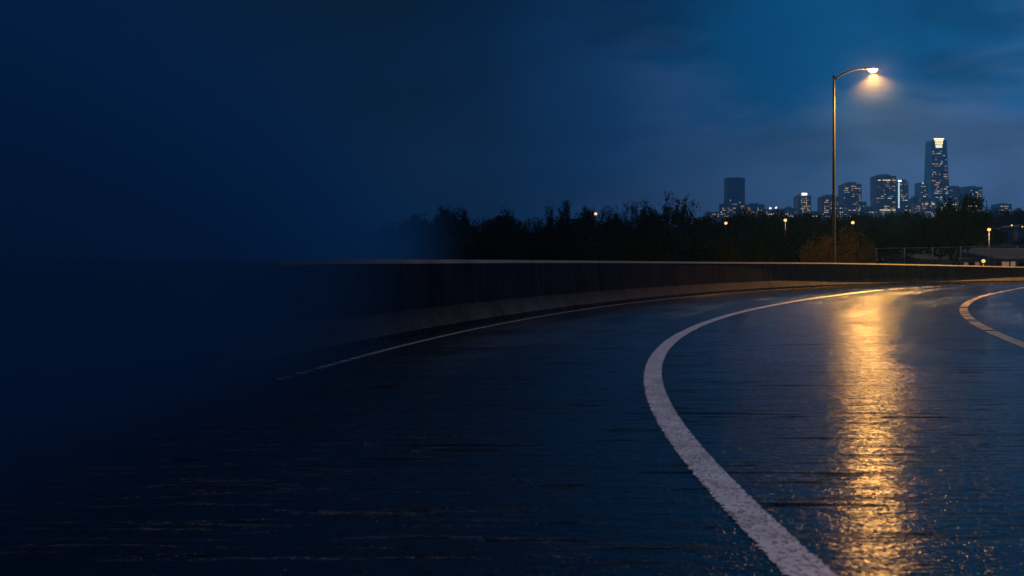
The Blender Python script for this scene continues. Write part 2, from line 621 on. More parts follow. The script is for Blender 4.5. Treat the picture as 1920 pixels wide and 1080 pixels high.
def paint_line(Q, width, mat, name, label, zc, seed, step=0.012, ragged=0.010, far=70.0, gaps=0.0, start=-99.0):
    T, Nl, s = frame(Q)
    rnd = random.Random(seed)
    v, f = [], []
    t = 0.0
    prev = False
    while t < s[-1]:
        x = float(np.interp(t, s, Q[:, 0]))
        y = float(np.interp(t, s, Q[:, 1]))
        nx = float(np.interp(t, s, Nl[:, 0]))
        ny = float(np.interp(t, s, Nl[:, 1]))
        st = step * max(1.0, abs(y) / 7.0)
        e = []
        for k in (0, 1):
            q = mnoise.noise(Vector((seed * 3.1 + k * 17.0, t * 14.0, 0))) * 0.35 + mnoise.noise(Vector((seed + k * 9.0, t * 57.0, 4))) * 0.65
            if rnd.random() < 0.10:
                q -= 0.55
            e.append(q * ragged * 1.6 * (1.7 if k == 0 else 1.0))
        hw = width / 2
        a = (x + nx * (hw + e[0]), y + ny * (hw + e[0]), zc)
        b = (x - nx * (hw + e[1]), y - ny * (hw + e[1]), zc)
        cut = (y > 37 and mnoise.noise(Vector((seed * 5.3, t * 2.2, 8))) > 0.35 - (y - 37) * 0.05) or (gaps and y > 14.5 and mnoise.noise(Vector((seed * 7.7, t * 3.6, 1))) > 1 - gaps) or y < start or (y < start + 5 and mnoise.noise(Vector((seed * 2.7, t * 14.0, 1))) > (y - start) / 5 - 0.3)
        v += [a, b]
        if prev and not cut:
            m = len(v)
            f.append((m - 4, m - 3, m - 1, m - 2))
        prev = True
        t += st
    me = bpy.data.meshes.new(name)
    me.from_pydata(v, [], f)
    me.materials.append(mat)
    o = link(name, me, road)
    o['label'] = label
    return o


def build_lines():
    paint_line(CL1, 0.155, M['white'], 'lane_line', 'broad solid white line curving away from the near right', 0.004, 1)
    paint_line(CL2, 0.17, M['yellow'], 'lane_line', 'worn yellowish line with cross cracks on the inner lane', 0.004, 2, gaps=0.84)
    paint_line(CL3, 0.085, M['thin'], 'edge_line', 'thin white edge line beside the concrete barrier', 0.004, 3, ragged=0.006, start=8.2)  # start breaks the line off nearby, in place of darkness on the left


build_lines()

# ------------------------------------------------------------------ concrete barrier: segments > panel (> foot, coping)
TOPX = [-400, 480, 700, 1000, 1100, 1213, 1346, 1563, 1750, 1915, 2300]
TOPY = [486, 486, 486, 487.5, 488.5, 489.6, 491, 492.5, 496, 500, 501]


def wall_height(x, y):
    if y < 6:
        return 0.995
    px = 960 + F * x / (y + 0.3)
    return CH + (YH - float(np.interp(px, TOPX, TOPY))) / F * (y + 0.3)


barrier = thing('concrete_barrier', 'long dark concrete barrier sweeping round the outside of the wet bend', 'barrier', (0, 0, 0))


def sweep(prof_fn, ts):
    """prof_fn(h) gives (setback, z) pairs; swept along barrier positions ts"""
    mb = MB()
    k = None
    for t in ts:
        x = float(np.interp(t, CW_S, CW[:, 0]))
        y = float(np.interp(t, CW_S, CW[:, 1]))
        nx = float(np.interp(t, CW_S, CW_N[:, 0]))
        ny = float(np.interp(t, CW_S, CW_N[:, 1]))
        pr = prof_fn(wall_height(x, y))
        k = len(pr)
        mb.v += [(x + nx * u, y + ny * u, z) for u, z in pr]
    n = len(ts)
    for i in range(n - 1):
        for j in range(k):
            j2 = (j + 1) % k
            mb.f.append((i * k + j, i * k + j2, (i + 1) * k + j2, (i + 1) * k + j))
    mb.f.append(tuple(range(k))[::-1])
    mb.f.append(tuple((n - 1) * k + j for j in range(k)))
    return mb


def build_barrier():
    rnd = random.Random(5)
    t = 2.0
    while t < CW_S[-1] - 6:
        L = 3.7
        gap = 0.018
        ts = np.linspace(t + gap / 2, t + L - gap / 2, 10)
        lean = rnd.uniform(-0.004, 0.004)
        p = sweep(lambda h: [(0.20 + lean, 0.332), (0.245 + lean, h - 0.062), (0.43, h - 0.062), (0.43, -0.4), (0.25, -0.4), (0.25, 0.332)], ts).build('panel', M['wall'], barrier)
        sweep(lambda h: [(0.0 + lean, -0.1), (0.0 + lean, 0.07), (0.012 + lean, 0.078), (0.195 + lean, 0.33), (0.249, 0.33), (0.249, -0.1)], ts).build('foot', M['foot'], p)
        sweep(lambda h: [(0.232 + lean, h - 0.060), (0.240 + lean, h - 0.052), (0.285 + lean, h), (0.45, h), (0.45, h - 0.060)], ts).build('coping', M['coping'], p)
        t += L


build_barrier()

# ------------------------------------------------------------------ the big street lamp
def build_main_lamp():
    Y = 58.0
    base = at(1563.5, 492, Y)
    gz = ground_z(base.x, base.y)
    top = at(1563.5, 143, Y)
    head = at(1635, 130, Y)
    root = thing('street_lamp', 'tall grey street lamp with curved arm and glowing orange head behind the barrier', 'street lamp', (base.x, base.y, gz))
    H = top.z - gz
    mb = MB()
    zs = np.linspace(0, H, 12)
    mb.tube([(0, 0, z) for z in zs], [0.112 - 0.05 * z / H for z in zs], 16)
    mb.build('pole', M['pole'], root, True)
    MB().box(-0.22, 0.22, -0.22, 0.22, 0, 0.05).build('base_plate', M['pole'], root)
    MB().tube([(0, 0, H + 0.0), (0, 0, H + 0.05)], [0.085, 0.06], 12).build('pole_cap', M['housing'], root)
    hx, hz = head.x - base.x, head.z - gz
    arm = []
    x1 = hx - 0.42
    z0, z1 = H - 0.17, hz + 0.03
    for i in range(15):
        u = i / 14
        arm.append((0.05 + (x1 - 0.05) * u, 0, z0 + (z1 - z0) * (1 - (1 - u) ** 2.1)))
    MB().tube(arm, [0.055 - 0.018 * i / 14 for i in range(15)], 10).build('arm', M['housing'], root, True)
    # cobra head housing: a lofted shell, open below for the lens
    sec = [(-0.46, 0.045, 0.04, 0.04), (-0.40, 0.075, 0.06, 0.05), (-0.30, 0.09, 0.06, 0.05), (-0.24, 0.13, 0.07, 0.03),
           (-0.05, 0.17, 0.10, 0.0), (0.15, 0.165, 0.10, 0.0), (0.30, 0.13, 0.075, 0.0), (0.38, 0.07, 0.045, 0.005), (0.41, 0.02, 0.02, 0.01)]
    mb = MB()
    K = 14
    for (x, hw, up, dn) in sec:
        for k in range(K):
            g = 2 * math.pi * k / K
            s_ = math.sin(g)
            mb.v.append((x, hw * math.cos(g), (up if s_ > 0 else dn) * s_ + 0.03))
    for i in range(len(sec) - 1):
        for k in range(K):
            a, b = i * K + k, i * K + (k + 1) % K
            mb.f.append((a, b, b + K, a + K))
    mb.f.append(tuple(range(K))[::-1])
    mb.f.append(tuple((len(sec) - 1) * K + k for k in range(K)))
    hd = mb.build('lamp_head', M['housing'], root, True)
    hd.location = (hx, 0, hz)
    # drop lens
    mb = MB()
    R_, K = 6, 18
    for i in range(R_ + 1):
        ph = math.pi / 2 * i / R_
        for k in range(K):
            g = 2 * math.pi * k / K
            mb.v.append((0.05 + 0.28 * math.cos(ph) * math.cos(g), 0.15 * math.cos(ph) * math.sin(g), 0.018 - 0.20 * math.sin(ph)))
    for i in range(R_):
        for k in range(K):
            a, b = i * K + k, i * K + (k + 1) % K
            mb.f.append((a, a + K, b + K, b))
    mb.build('lens', M['lens'], hd, True)
    # cut-off luminaire: strong downwards, fading towards the horizontal; a little spill all round
    for kind, e in (('SPOT', 30000), ('POINT', 1500)):
        ld = bpy.data.lights.new('street_lamp_light', kind)
        ld.energy = e
        ld.color = (1.0, 0.455, 0.085)
        ld.shadow_soft_size = 0.085
        if kind == 'SPOT':
            ld.spot_size = math.radians(129.5)
            ld.spot_blend = 0.40
        lo = bpy.data.objects.new('street_lamp_light', ld)
        C.objects.link(lo)
        lo.parent = root
        lo.rotation_euler = (math.radians(-14), 0, 0)      # tipped towards the road
        lo.location = (hx + 0.05, 0, hz - 0.28)


build_main_lamp()

# ------------------------------------------------------------------ small far lamps
def small_lamp(px, py, Y, label, r=0.2, light=0.0, double=False, arm=0.0):
    h = at(px, py, Y)
    gz = ground_z(h.x - arm, h.y)
    root = thing('street_lamp', label, 'street lamp', (h.x - arm, h.y, gz), group='small lamps beyond the barrier')
    H = h.z - gz
    MB().tube([(0, 0, 0), (0, 0, H - r * 0.6)], [0.09, 0.05], 8).build('pole', M['darkpole'], root, True)
    if arm:
        MB().tube([(0, 0, H - 0.25), (arm * 0.5, 0, H - 0.02), (arm, 0, H)], [0.04, 0.035, 0.03], 6).build('arm', M['pole'], root, True)
    mb = MB()
    K, R_ = 10, 6
    for i in range(R_ + 1):
        ph = -math.pi / 2 + math.pi * i / R_
        for k in range(K):
            g = 2 * math.pi * k / K
            mb.v.append((arm + r * 1.05 * math.cos(ph) * math.cos(g), r * math.cos(ph) * math.sin(g), H + r * 0.9 * math.sin(ph)))
    for i in range(R_):
        for k in range(K):
            a, b = i * K + k, i * K + (k + 1) % K
            mb.f.append((a, b, b + K, a + K))
    mb.build('globe', M['globe'], root, True)
    MB().tube([(arm, 0, H + r * 0.85), (arm, 0, H + r * 1.25)], [r * 0.8, r * 0.25], 10).build('lamp_cap', M['housing'], root)
    if light:
        ld = bpy.data.lights.new('small_lamp_light', 'SPOT')
        ld.spot_size = math.radians(140)
        ld.spot_blend = 0.5
        ld.energy = light
        ld.color = (1.0, 0.55, 0.28)
        ld.shadow_soft_size = 0.2
        lo = bpy.data.objects.new('small_lamp_light', ld)
        C.objects.link(lo)
        lo.parent = root
        lo.location = (arm, -r - 0.3, H - 0.1)


def build_small_lamps():
    small_lamp(1117, 401, 150, 'orange lamp alone on the left, low over the treetops between two rounded crowns', 0.22)
    small_lamp(1361, 418.5, 150, 'orange lamp in the trees below the tall blank slab tower', 0.22, 0)
    small_lamp(1472.5, 413, 150, 'orange lamp in the trees left of the tall street lamp', 0.24, 400)
    small_lamp(1599, 417.5, 145, 'orange lamp on a pole directly above the brown bush right of the tall street lamp', 0.24, 0)
    small_lamp(1842.5, 422, 235, 'orange lamp at the corner of the pale low house right of the big dark tree', 0.30, 2500)
    small_lamp(1854.5, 430.5, 118, 'orange lamp on a tall thin pole rising just behind the wire fence', 0.20, 900)
    small_lamp(1844, 489.5, 100, 'lowest lamp, a white globe just over the barrier beside the lit shed', 0.19, 250)
    small_lamp(1897, 422.5, 235, 'small lamp over the bluish roof at the right', 0.20, 0)
    small_lamp(1917, 425, 235, 'faint lamp at the far right edge', 0.16, 0)
    for i, (px, py) in enumerate([(1577, 421), (1584, 420.5), (1606, 420), (1617, 420.5), (1622, 419.5)]):
        small_lamp(px, py, 300, 'faint orange lamp in the short row of tiny lights behind the tall street lamp', 0.13)


build_small_lamps()

# ------------------------------------------------------------------ trees
def tree_meshes(seed, H, spread, trunk_h, levels, leaf, leaf_n, leaf_size, leaf_mat, clump=0.55, limbs=6, trunk_r=0.16, up=0.55, fill=0):
    """trunk with limbs, and a crown of leaf-sized faces round the twig ends"""
    rnd = random.Random(seed)
    tb = MB()
    tips = []

    def grow(p, d, L, r, lv):
        q = p + d * L * 0.5 + Vector((rnd.uniform(-1, 1), rnd.uniform(-1, 1), rnd.uniform(-0.3, 0.6))) * L * 0.07
        e = q + (d + Vector((rnd.uniform(-1, 1), rnd.uniform(-1, 1), rnd.uniform(-0.2, 0.6))) * 0.25).normalized() * L * 0.5
        tb.tube([p, q, e], [r, r * 0.8, r * 0.55], 5 if lv > 1 else 4, False)
        if lv <= 0:
            tips.append((e, d))
            if rnd.random() < 0.6:
                tips.append((q, d))
            return
        for _ in range(rnd.choice((2, 3, 3))):
            nd = (d + Vector((rnd.uniform(-1, 1), rnd.uniform(-1, 1), rnd.uniform(-0.45, 0.75))) * 0.85).normalized()
            grow(e if rnd.random() < 0.7 else q, nd, L * rnd.uniform(0.55, 0.78), r * 0.52, lv - 1)

    tb.tube([(0, 0, -0.4), (0.03, 0, trunk_h * 0.5), (0, 0.03, trunk_h)], [trunk_r * 1.3, trunk_r, trunk_r * 0.8], 8, False)
    crownL = H - trunk_h
    for i in range(limbs):
        a = 2 * math.pi * (i + rnd.random() * 0.6) / limbs
        t = rnd.uniform(0.1, 1.0)
        d = Vector((math.cos(a) * (1 - up * t), math.sin(a) * (1 - up * t), up + 0.5 * t)).normalized()
        hz = max(0.3, math.hypot(d.x, d.y))
        L = min(crownL * 0.42, spread * 0.52 / hz) * rnd.uniform(0.8, 1.05)
        grow(Vector((0, 0, trunk_h * rnd.uniform(0.75, 1.0))), d, L, trunk_r * 0.5, levels)
    # central leader
    grow(Vector((0, 0.03, trunk_h)), Vector((rnd.uniform(-.1, .1), 0, 1)).normalized(), crownL * 0.3, trunk_r * 0.6, levels)
    vs, fs = [], []
    if leaf:
        mz = max(e.z for e, _ in tips)
        k = H / mz if mz > 0 else 1
        per = max(3, leaf_n // max(1, len(tips)))
        cl = [(e, 1.0) for e, _ in tips]
        if fill >= 50:
            # rounded crown: twigs kept inside an uneven dome, its shell filled with clumps
            lobes = [(rnd.uniform(-0.22, 0.22) * spread, rnd.uniform(-0.22, 0.22) * spread, H * rnd.uniform(0.42, 0.62),
                      spread * rnd.uniform(0.26, 0.38), H * rnd.uniform(0.28, 0.38)) for _ in range(5)]
            inside = lambda e: any(((e.x - l[0]) / l[3]) ** 2 + ((e.y - l[1]) / l[3]) ** 2 + ((e.z - l[2]) / l[4]) ** 2 < 1.1 for l in lobes)
            cl = [q for q in cl if inside(q[0])]
            for _ in range(fill * 3):
                l = rnd.choice(lobes)
                d = Vector((rnd.gauss(0, 1), rnd.gauss(0, 1), rnd.gauss(0, 1))).normalized() * rnd.uniform(0.55, 0.98)
                cl.append((Vector((l[0] + d.x * l[3], l[1] + d.y * l[3], l[2] + d.z * l[4])), 0.9))
            per = max(3, leaf_n // len(cl))
        else:
            for _ in range(fill):
                a = rnd.uniform(0, 2 * math.pi)
                rr = spread * 0.5 * math.sqrt(rnd.random())
                cl.append((Vector((math.cos(a) * rr, math.sin(a) * rr, trunk_h * 0.5 + (H - trunk_h * 0.5) * 0.8 * rnd.random() * (1 - 0.6 * (rr / spread)))), 1.3))
        for e, sc in cl:
            cs = clump * rnd.uniform(0.6, 1.25) * sc
            for _ in range(int(per * rnd.uniform(0.5, 1.5))):
                c = e + Vector((rnd.gauss(0, cs), rnd.gauss(0, cs), rnd.gauss(0, cs * 0.7)))
                if c.z < 0.15:
                    continue
                u = Vector((rnd.uniform(-1, 1), rnd.uniform(-1, 1), rnd.uniform(-1, 1))).normalized()
                v = u.cross(Vector((rnd.uniform(-1, 1), rnd.uniform(-1, 1), rnd.uniform(-1, 1)))).normalized()
                s = leaf_size * rnd.uniform(0.6, 1.3)
                n = len(vs)
                vs += [tuple(c - u * s), tuple(c + v * s * 0.55), tuple(c + u * s), tuple(c - v * s * 0.55)]
                fs.append((n, n + 1, n + 2, n + 3))
    tm = tb.mesh('trunk', M['bark'])
    cm_ = None
    if vs:
        cm_ = bpy.data.meshes.new('crown')
        cm_.from_pydata(vs, [], fs)
        cm_.materials.append(leaf_mat)
        cm_.update()
    return tm, cm_


TREES = {}


def proto(key, *a, **k):
    TREES[key] = tree_meshes(*a, **k)


proto('open_a', 11, 12, 10, 3.2, 3, True, 5200, 0.17, M['leaf_dark'], clump=0.36, limbs=9, trunk_r=0.20, up=0.40)
proto('open_b', 12, 12, 12, 3.0, 3, True, 5200, 0.17, M['leaf_dark'], clump=0.38, limbs=10, trunk_r=0.22, up=0.35)
proto('feather', 17, 12, 12, 3.0, 3, True, 11000, 0.20, M['leaf_dark'], clump=0.50, limbs=11, trunk_r=0.22, up=0.45, fill=14)
proto('dense_a', 21, 11, 10, 1.8, 3, True, 11000, 0.20, M['leaf_dark'], clump=0.55, limbs=10, fill=60)
proto('dense_b', 22, 10, 11, 1.5, 3, True, 11000, 0.20, M['leaf_dark'], clump=0.6, limbs=10, up=0.3, fill=70)
proto('dense_c', 23, 12, 9, 1.6, 3, True, 11000, 0.20, M['leaf_dark'], clump=0.5, limbs=9, up=0.5, fill=60)
proto('bush_a', 31, 5, 7, 0.3, 3, True, 13000, 0.10, M['leaf_autumn'], clump=0.30, limbs=11, trunk_r=0.09, up=0.35, fill=40)
proto('bush_b', 32, 4, 5, 0.3, 3, True, 9000, 0.10, M['leaf_olive'], clump=0.30, limbs=9, trunk_r=0.08, up=0.35, fill=30)
proto('bush_c', 33, 5, 8, 0.3, 3, True, 12000, 0.10, M['leaf_dim'], clump=0.34, limbs=11, trunk_r=0.09, up=0.3, fill=40)
proto('bare', 41, 3.5, 3, 0.8, 3, False, 0, 0.1, None, limbs=6, trunk_r=0.045, up=0.5)

PROTO_H = {'open_a': 12, 'open_b': 12, 'dense_a': 11, 'dense_b': 10, 'dense_c': 12, 'bush_a': 5, 'bush_b': 4, 'bare': 3.5}


def mesh_top(me):
    z = [v.co.z for v in me.vertices]
    x = [v.co.x for v in me.vertices]
    return float(np.percentile(z, 99.6)), float(np.percentile(x, 99) - np.percentile(x, 1))


DIM = {k: mesh_top(c if c else t) for k, (t, c) in TREES.items()}


def plant(kind, px, ytop, Y, width_px, label, rz=0.0, name='tree', cat='tree', group=None):
    """a tree whose top shows at (px, ytop) and whose crown is width_px wide there"""
    top = at(px, ytop, Y)
    gz = ground_z(top.x, Y)
    H = top.z - gz
    hz, wz = DIM[kind]
    sz = H / hz
    sx = (width_px / F * Y) / wz
    root = thing(name, label, cat, (top.x, Y, gz), rz, group)
    root.scale = (sx, sx, sz)
    t, c = TREES[kind]
    link('trunk', t, root)
    if c:
        link('crown', c, root)
    return root


def build_trees():
    # the ones that stand out
    plant('open_b', 1265, 365, 150, 104, 'tallest open-branched tree on the treeline left of the blank slab tower, twigs against the sky', 0.4, 'open_tree')
    plant('open_a', 1182, 378, 152, 66, 'loose-crowned tree touching the left side of the tallest open-branched one', 2.1, 'open_tree')
    plant('open_a', 1050, 377, 150, 74, 'open tree standing alone above the belt at the left, near the lone orange lamp', 0.9, 'open_tree')
    plant('feather', 1788, 370, 112, 106, 'open feathery treetop in front of the tapering tower', 1.2, 'open_tree')
    plant('dense_b', 1762, 402, 124, 130, 'broad black crown at the foot of the feathery tree, filling the gap before the fence', 0.2, 'leafy_tree')
    plant('dense_c', 1815, 398, 131, 60, 'narrow dark tree closing the right side of the broad black crown', 0.7, 'leafy_tree')
    plant('dense_a', 848, 390, 158, 58, 'leftmost rounded treetop fading into the dark sky', 0.0, 'leafy_tree')
    plant('dense_c', 942, 398, 156, 60, 'low rounded tree between the leftmost treetop and the open one', 0.5, 'leafy_tree')
    plant('dense_a', 1103, 391, 165, 40, 'small dome crown immediately left of the lone orange lamp', 1.0, 'leafy_tree')
    plant('dense_b', 1140, 392, 165, 50, 'low dome crown immediately right of the lone orange lamp', 1.5, 'leafy_tree')
    plant('dense_c', 1222, 382, 160, 46, 'bushy crown between the two joined open trees', 2.5, 'leafy_tree')
    plant('open_a', 1326, 397, 230, 26, 'small distant tree in the gap between the open trees and the slab tower', 2.5, 'open_tree')
    plant('dense_c', 1383, 399, 160, 44, 'dark treetop overlapping the bottom of the slab tower', 0.3, 'leafy_tree')
    plant('dense_b', 1852, 391, 330, 60, 'hazy far tree mound right of the teal block with the lit bottom row', 0.3, 'leafy_tree')
    plant('dense_a', 1905, 393, 300, 56, 'hazy far tree mound at the right edge under the lone small tower', 1.3, 'leafy_tree')
    # bushes near the barrier
    plant('bush_a', 1552, 434, 74, 118, 'big brown-leaved bush catching lamplight at the foot of the tall street lamp', 0.3, 'bush', 'bush')
    plant('bush_a', 1615, 443, 76, 62, 'smaller brown bush at the right end of the lamplit clump', 1.4, 'bush', 'bush')
    plant('bush_b', 1372, 459, 72, 62, 'low olive bush behind the barrier left of the street lamp, the more pointed of two', 0.5, 'bush', 'bush')
    plant('bush_b', 1436, 458, 73, 56, 'low olive bush between the pointed bush and the lamplit brown clump', 1.9, 'bush', 'bush')
    plant('bush_c', 1208, 446, 70, 96, 'wide dim bush behind the middle of the barrier', 2.2, 'bush', 'bush')
    plant('bush_c', 1055, 435, 72, 124, 'very wide dim brown bush behind the barrier under the lone open tree', 2.7, 'bush', 'bush')
    plant('bare', 1757, 474, 92, 40, 'bare twiggy sapling against the fence at the left post', 0.2, 'bare_sapling', 'sapling')
    plant('bare', 1807, 470, 92, 50, 'bare twiggy sapling against the fence beside the middle post', 1.9, 'bare_sapling', 'sapling')
    # the belt behind: nothing tells these apart
    rnd = random.Random(8)
    lab = 'dark tree merged into the unlit belt behind the barrier'
    grp = 'dark trees of the belt'
    kinds = ['dense_a', 'dense_b', 'dense_c', 'dense_a', 'feather', 'dense_b']
    for row, (Y, yt, x0, x1, stp, wd) in enumerate([
            (168, 409, 720, 1850, 34, 66), (172, 432, -60, 730, 62, 96), (128, 428, 690, 1735, 42, 86), (100, 455, 560, 1500, 52, 104),
            (240, 401, 1320, 1960, 34, 52), (300, 403, 1380, 2000, 36, 50)]):
        x = x0
        while x < x1:
            px = x + rnd.uniform(-8, 8)
            if row == 2 and px > 1640:
                yy = yt + rnd.uniform(-4, 10) + 6
            else:
                yy = yt + rnd.uniform(-6, 13)
            if row == 0:
                yy += 18 * max(0, (800 - px) / 100.0)
                if px > 1650:
                    yy += 6
            if row in (2, 3) and px < 860:
                yy += 8
            near_lamp = any(abs(px - lx) < 26 for lx in (1361, 1472, 1599)) and Y < 150 and row != 3
            if near_lamp:
                yy = max(yy, 431)
            if row == 4 and 1828 < px < 1960:
                yy = 448 + rnd.uniform(-3, 5)
            plant(rnd.choice(kinds), px, yy, Y + rnd.uniform(-6, 6), wd * rnd.uniform(1.1, 1.6), lab, rnd.uniform(0, 6.28), 'belt_tree', 'tree', grp)
            x += stp * rnd.uniform(0.8, 1.2)


build_trees()

# ------------------------------------------------------------------ wire fence on the right
def build_fence():
    a = at(1640, 466, 92)
    b = at(2010, 457, 80)
    n = 8
    root = thing('wire_fence', 'tall wire mesh fence on grey posts beyond the barrier at the right', 'fence', (0, 0, 0))
    posts = [at(px, y, Y) for px, y, Y in ((1590, 467, 93.5), (1643, 466, 92), (1696, 465, 90.5), (1748.7, 464.5, 89), (1801.5, 463, 87.5), (1854.5, 461.5, 86), (1908, 460.5, 84.5), (1962, 459.5, 83), (2017, 458.5, 81.5))]
    base = [ground_z(p.x, p.y) for p in posts]
    for p, z in zip(posts, base):
        MB().tube([(p.x, p.y, z - 0.3), (p.x, p.y, p.z + 0.04)], [0.065, 0.06], 8).build('post', M['wire'], root, True)
    for p, q in zip(posts[:-1], posts[1:]):
        MB().tube([tuple(p), tuple(q)], [0.032, 0.032], 6).build('top_rail', M['wire'], root, True)
        pb, qb = Vector((p.x, p.y, CH + 0.25)), Vector((q.x, q.y, CH + 0.45))
        MB().tube([tuple(pb), tuple(qb)], [0.02, 0.02], 5).build('middle_rail', M['wire'], root, True)
    mb = MB()
    for p, q, z0, z1 in zip(posts[:-1], posts[1:], base[:-1], base[1:]):
        L = (q - p).length
        hgt = min(p.z, q.z) - max(z0, z1) - 0.05
        d = (q - p) / L
        zb = max(z0, z1)
        st = 0.16
        k = -hgt
        while k < L:
            for sg in (1, -1):
                a0 = max(0, -k)
                a1 = min(hgt, L - k)
                if a1 - a0 > 0.05:
                    s0, s1 = k + a0, k + a1
                    h0, h1 = (a0, a1) if sg > 0 else (hgt - a0, hgt - a1)
                    P0 = Vector((p.x + d.x * s0, p.y + d.y * s0, zb + h0))
                    P1 = Vector((p.x + d.x * s1, p.y + d.y * s1, zb + h1))
                    mb.tube([P0, P1], [0.0025, 0.0025], 3, False)
            k += st
    o = mb.build('wire_mesh', M['wire'], root)
    o['kind'] = 'stuff'


build_fence()

# ------------------------------------------------------------------ low buildings on the right
M['shed'] = simple('pale_cladding', (0.42, 0.36, 0.35), 0.7, var=0.25, scale=0.7)
M['house'] = simple('pale_render', (0.40, 0.36, 0.36), 0.8, var=0.2, scale=0.5)
M['roof'] = simple('dark_roof', (0.08, 0.09, 0.10), 0.7, var=0.2, scale=0.8)
M['shedwin'] = emitter('shed_window', (1.0, 0.55, 0.32), 0.22)
M['shedwin_dim'] = emitter('shed_window_dim', (0.9, 0.5, 0.42), 0.18)
M['darkpane'] = simple('dark_pane', (0.03, 0.04, 0.05), 0.15)


def build_low_buildings():
    rnd = random.Random(4)
    Y = 112
    l = at(1862, 487, Y)
    r = at(2010, 484, Y)
    gz = ground_z((l.x + r.x) / 2, Y + 3) - 0.3
    root = thing('long_shed', 'long pale shed with glowing pinkish windows just above the barrier at the right edge', 'building', (l.x, Y, gz))
    W, H = r.x - l.x, l.z - gz
    MB().box(0, W, 0, 7, 0, H).build('wall', M['shed'], root)
    MB().box(-0.3, W + 0.3, -0.35, 7.3, H, H + 0.1).build('roof', M['roof'], root)
    x = 0.3
    while x < W - 0.8:
        w_ = rnd.choice((0.5, 0.75, 1.0))
        m = M['shedwin'] if rnd.random() < 0.22 else (M['shedwin_dim'] if rnd.random() < 0.6 else M['darkpane'])
        MB().box(x, x + w_, -0.04, 0.02, H - 0.95, H - 0.2).build('window', m, root)
        MB().box(x + w_ + 0.03, x + w_ + 0.1, -0.07, 0.02, 0.3, H - 0.05).build('pilaster', M['shed'], root)
        x += w_ + 0.22
    l = at(1792, 487.5, Y + 3)
    r = at(1848, 486.5, Y + 3)
    root = thing('low_shed', 'dim bluish low shed between the fence posts left of the long lit shed', 'building', (l.x, Y + 3, gz))
    W, H = r.x - l.x, l.z - gz
    MB().box(0, W, 0, 5, 0, H).build('wall', M['shed'], root)
    MB().box(-0.2, W + 0.2, -0.3, 5.3, H, H + 0.08).build('roof', M['roof'], root)
    for k in range(5):
        MB().box(0.3 + k * 0.65, 0.75 + k * 0.65, -0.04, 0.02, H - 0.8, H - 0.25).build('window', M['shedwin_dim'] if k in (1, 3) else M['darkpane'], root)
    # pale houses far right, above the field
    for (x0, x1, y0, y1, Yb, lab, nm) in ((1838, 1868, 424, 438, 240, 'pale pinkish low house lit by the lamp right of the big dark tree', 'low_house'),
                                          (1872, 1904, 427, 437, 245, 'bluish long low house right of the pale pinkish house', 'low_house'),
                                          (1654, 1670, 449, 467, 150, 'bluish pale block showing between dark trees left of the fence', 'pale_block'),
                                          (1909, 1945, 421, 433, 242, 'low house cut by the right edge', 'low_house')):
        a = at(x0, y0, Yb)
        b = at(x1, y1, Yb)
        gz = min(b.z, ground_z(a.x, Yb)) - 0.5
        root = thing(nm, lab, 'house', (a.x, Yb, gz))
        W, H = b.x - a.x, a.z - gz
        MB().box(0, W, 0, 8, 0, H - 0.5).build('wall', M['house'], root)
        MB().prism([(-0.3, H - 0.5), (W + 0.3, H - 0.5), (W * 0.85, H), (W * 0.15, H)], -0.4, 8.4).build('roof', M['roof'] if Yb > 200 else M['house'], root)
        k = 0.4
        while k < W - 0.9:
            MB().box(k, k + 0.7, -0.04, 0.02, H - 1.7, H - 0.9).build('window', M['darkpane'], root)
            k += 1.3


build_low_buildings()

# ------------------------------------------------------------------ the city
CY = 2000.0


def facade(name, c, rough=0.5, metal=0.0):
    m, t, b = material(name)
    tc = t.new('ShaderNodeTexCoord')
    v = t.noise(tc.outputs['Object'], 0.06, 4, 0.6)
    t.put(b.inputs['Base Color'], t.ramp(v, [(0.3, tuple(x * 0.8 for x in c)), (0.7, tuple(x * 1.15 for x in c))]))
    b.inputs['Roughness'].default_value = rough
    b.inputs['Metallic'].default_value = metal
    return m


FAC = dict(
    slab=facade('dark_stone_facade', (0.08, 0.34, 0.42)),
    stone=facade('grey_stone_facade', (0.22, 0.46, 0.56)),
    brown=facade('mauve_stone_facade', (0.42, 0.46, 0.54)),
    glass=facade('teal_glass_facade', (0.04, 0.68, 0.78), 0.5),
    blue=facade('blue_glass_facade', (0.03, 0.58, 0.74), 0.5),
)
M['dwin'] = simple('unlit_city_window', (0.06, 0.16, 0.22), 0.2)
M['lit'] = [emitter('lit_window_warm', (1.0, 0.64, 0.32), 1.15), emitter('lit_window_pale', (1.0, 0.82, 0.52), 1.5),
            emitter('lit_window_orange', (1.0, 0.50, 0.26), 1.0), emitter('lit_window_dim', (0.75, 0.55, 0.50), 0.5),
            emitter('lit_window_cool', (0.55, 0.80, 0.95), 0.6)]
M['strip'] = emitter('white_light_strip', (0.75, 0.9, 1.0), 1.3)
M['crown'] = emitter('crown_light', (1.0, 0.78, 0.45), 3.6)
M['sign'] = emitter('roof_sign_light', (1.0, 0.82, 0.80), 3.5)
WIN_MESH = {}


def win_mesh(wd, ht, m):
    k = (round(wd, 1), round(ht, 1), m.name)
    if k not in WIN_MESH:
        WIN_MESH[k] = MB().box(0, wd, -0.25, 0.05, 0, ht).mesh('window', m)
    return WIN_MESH[k]


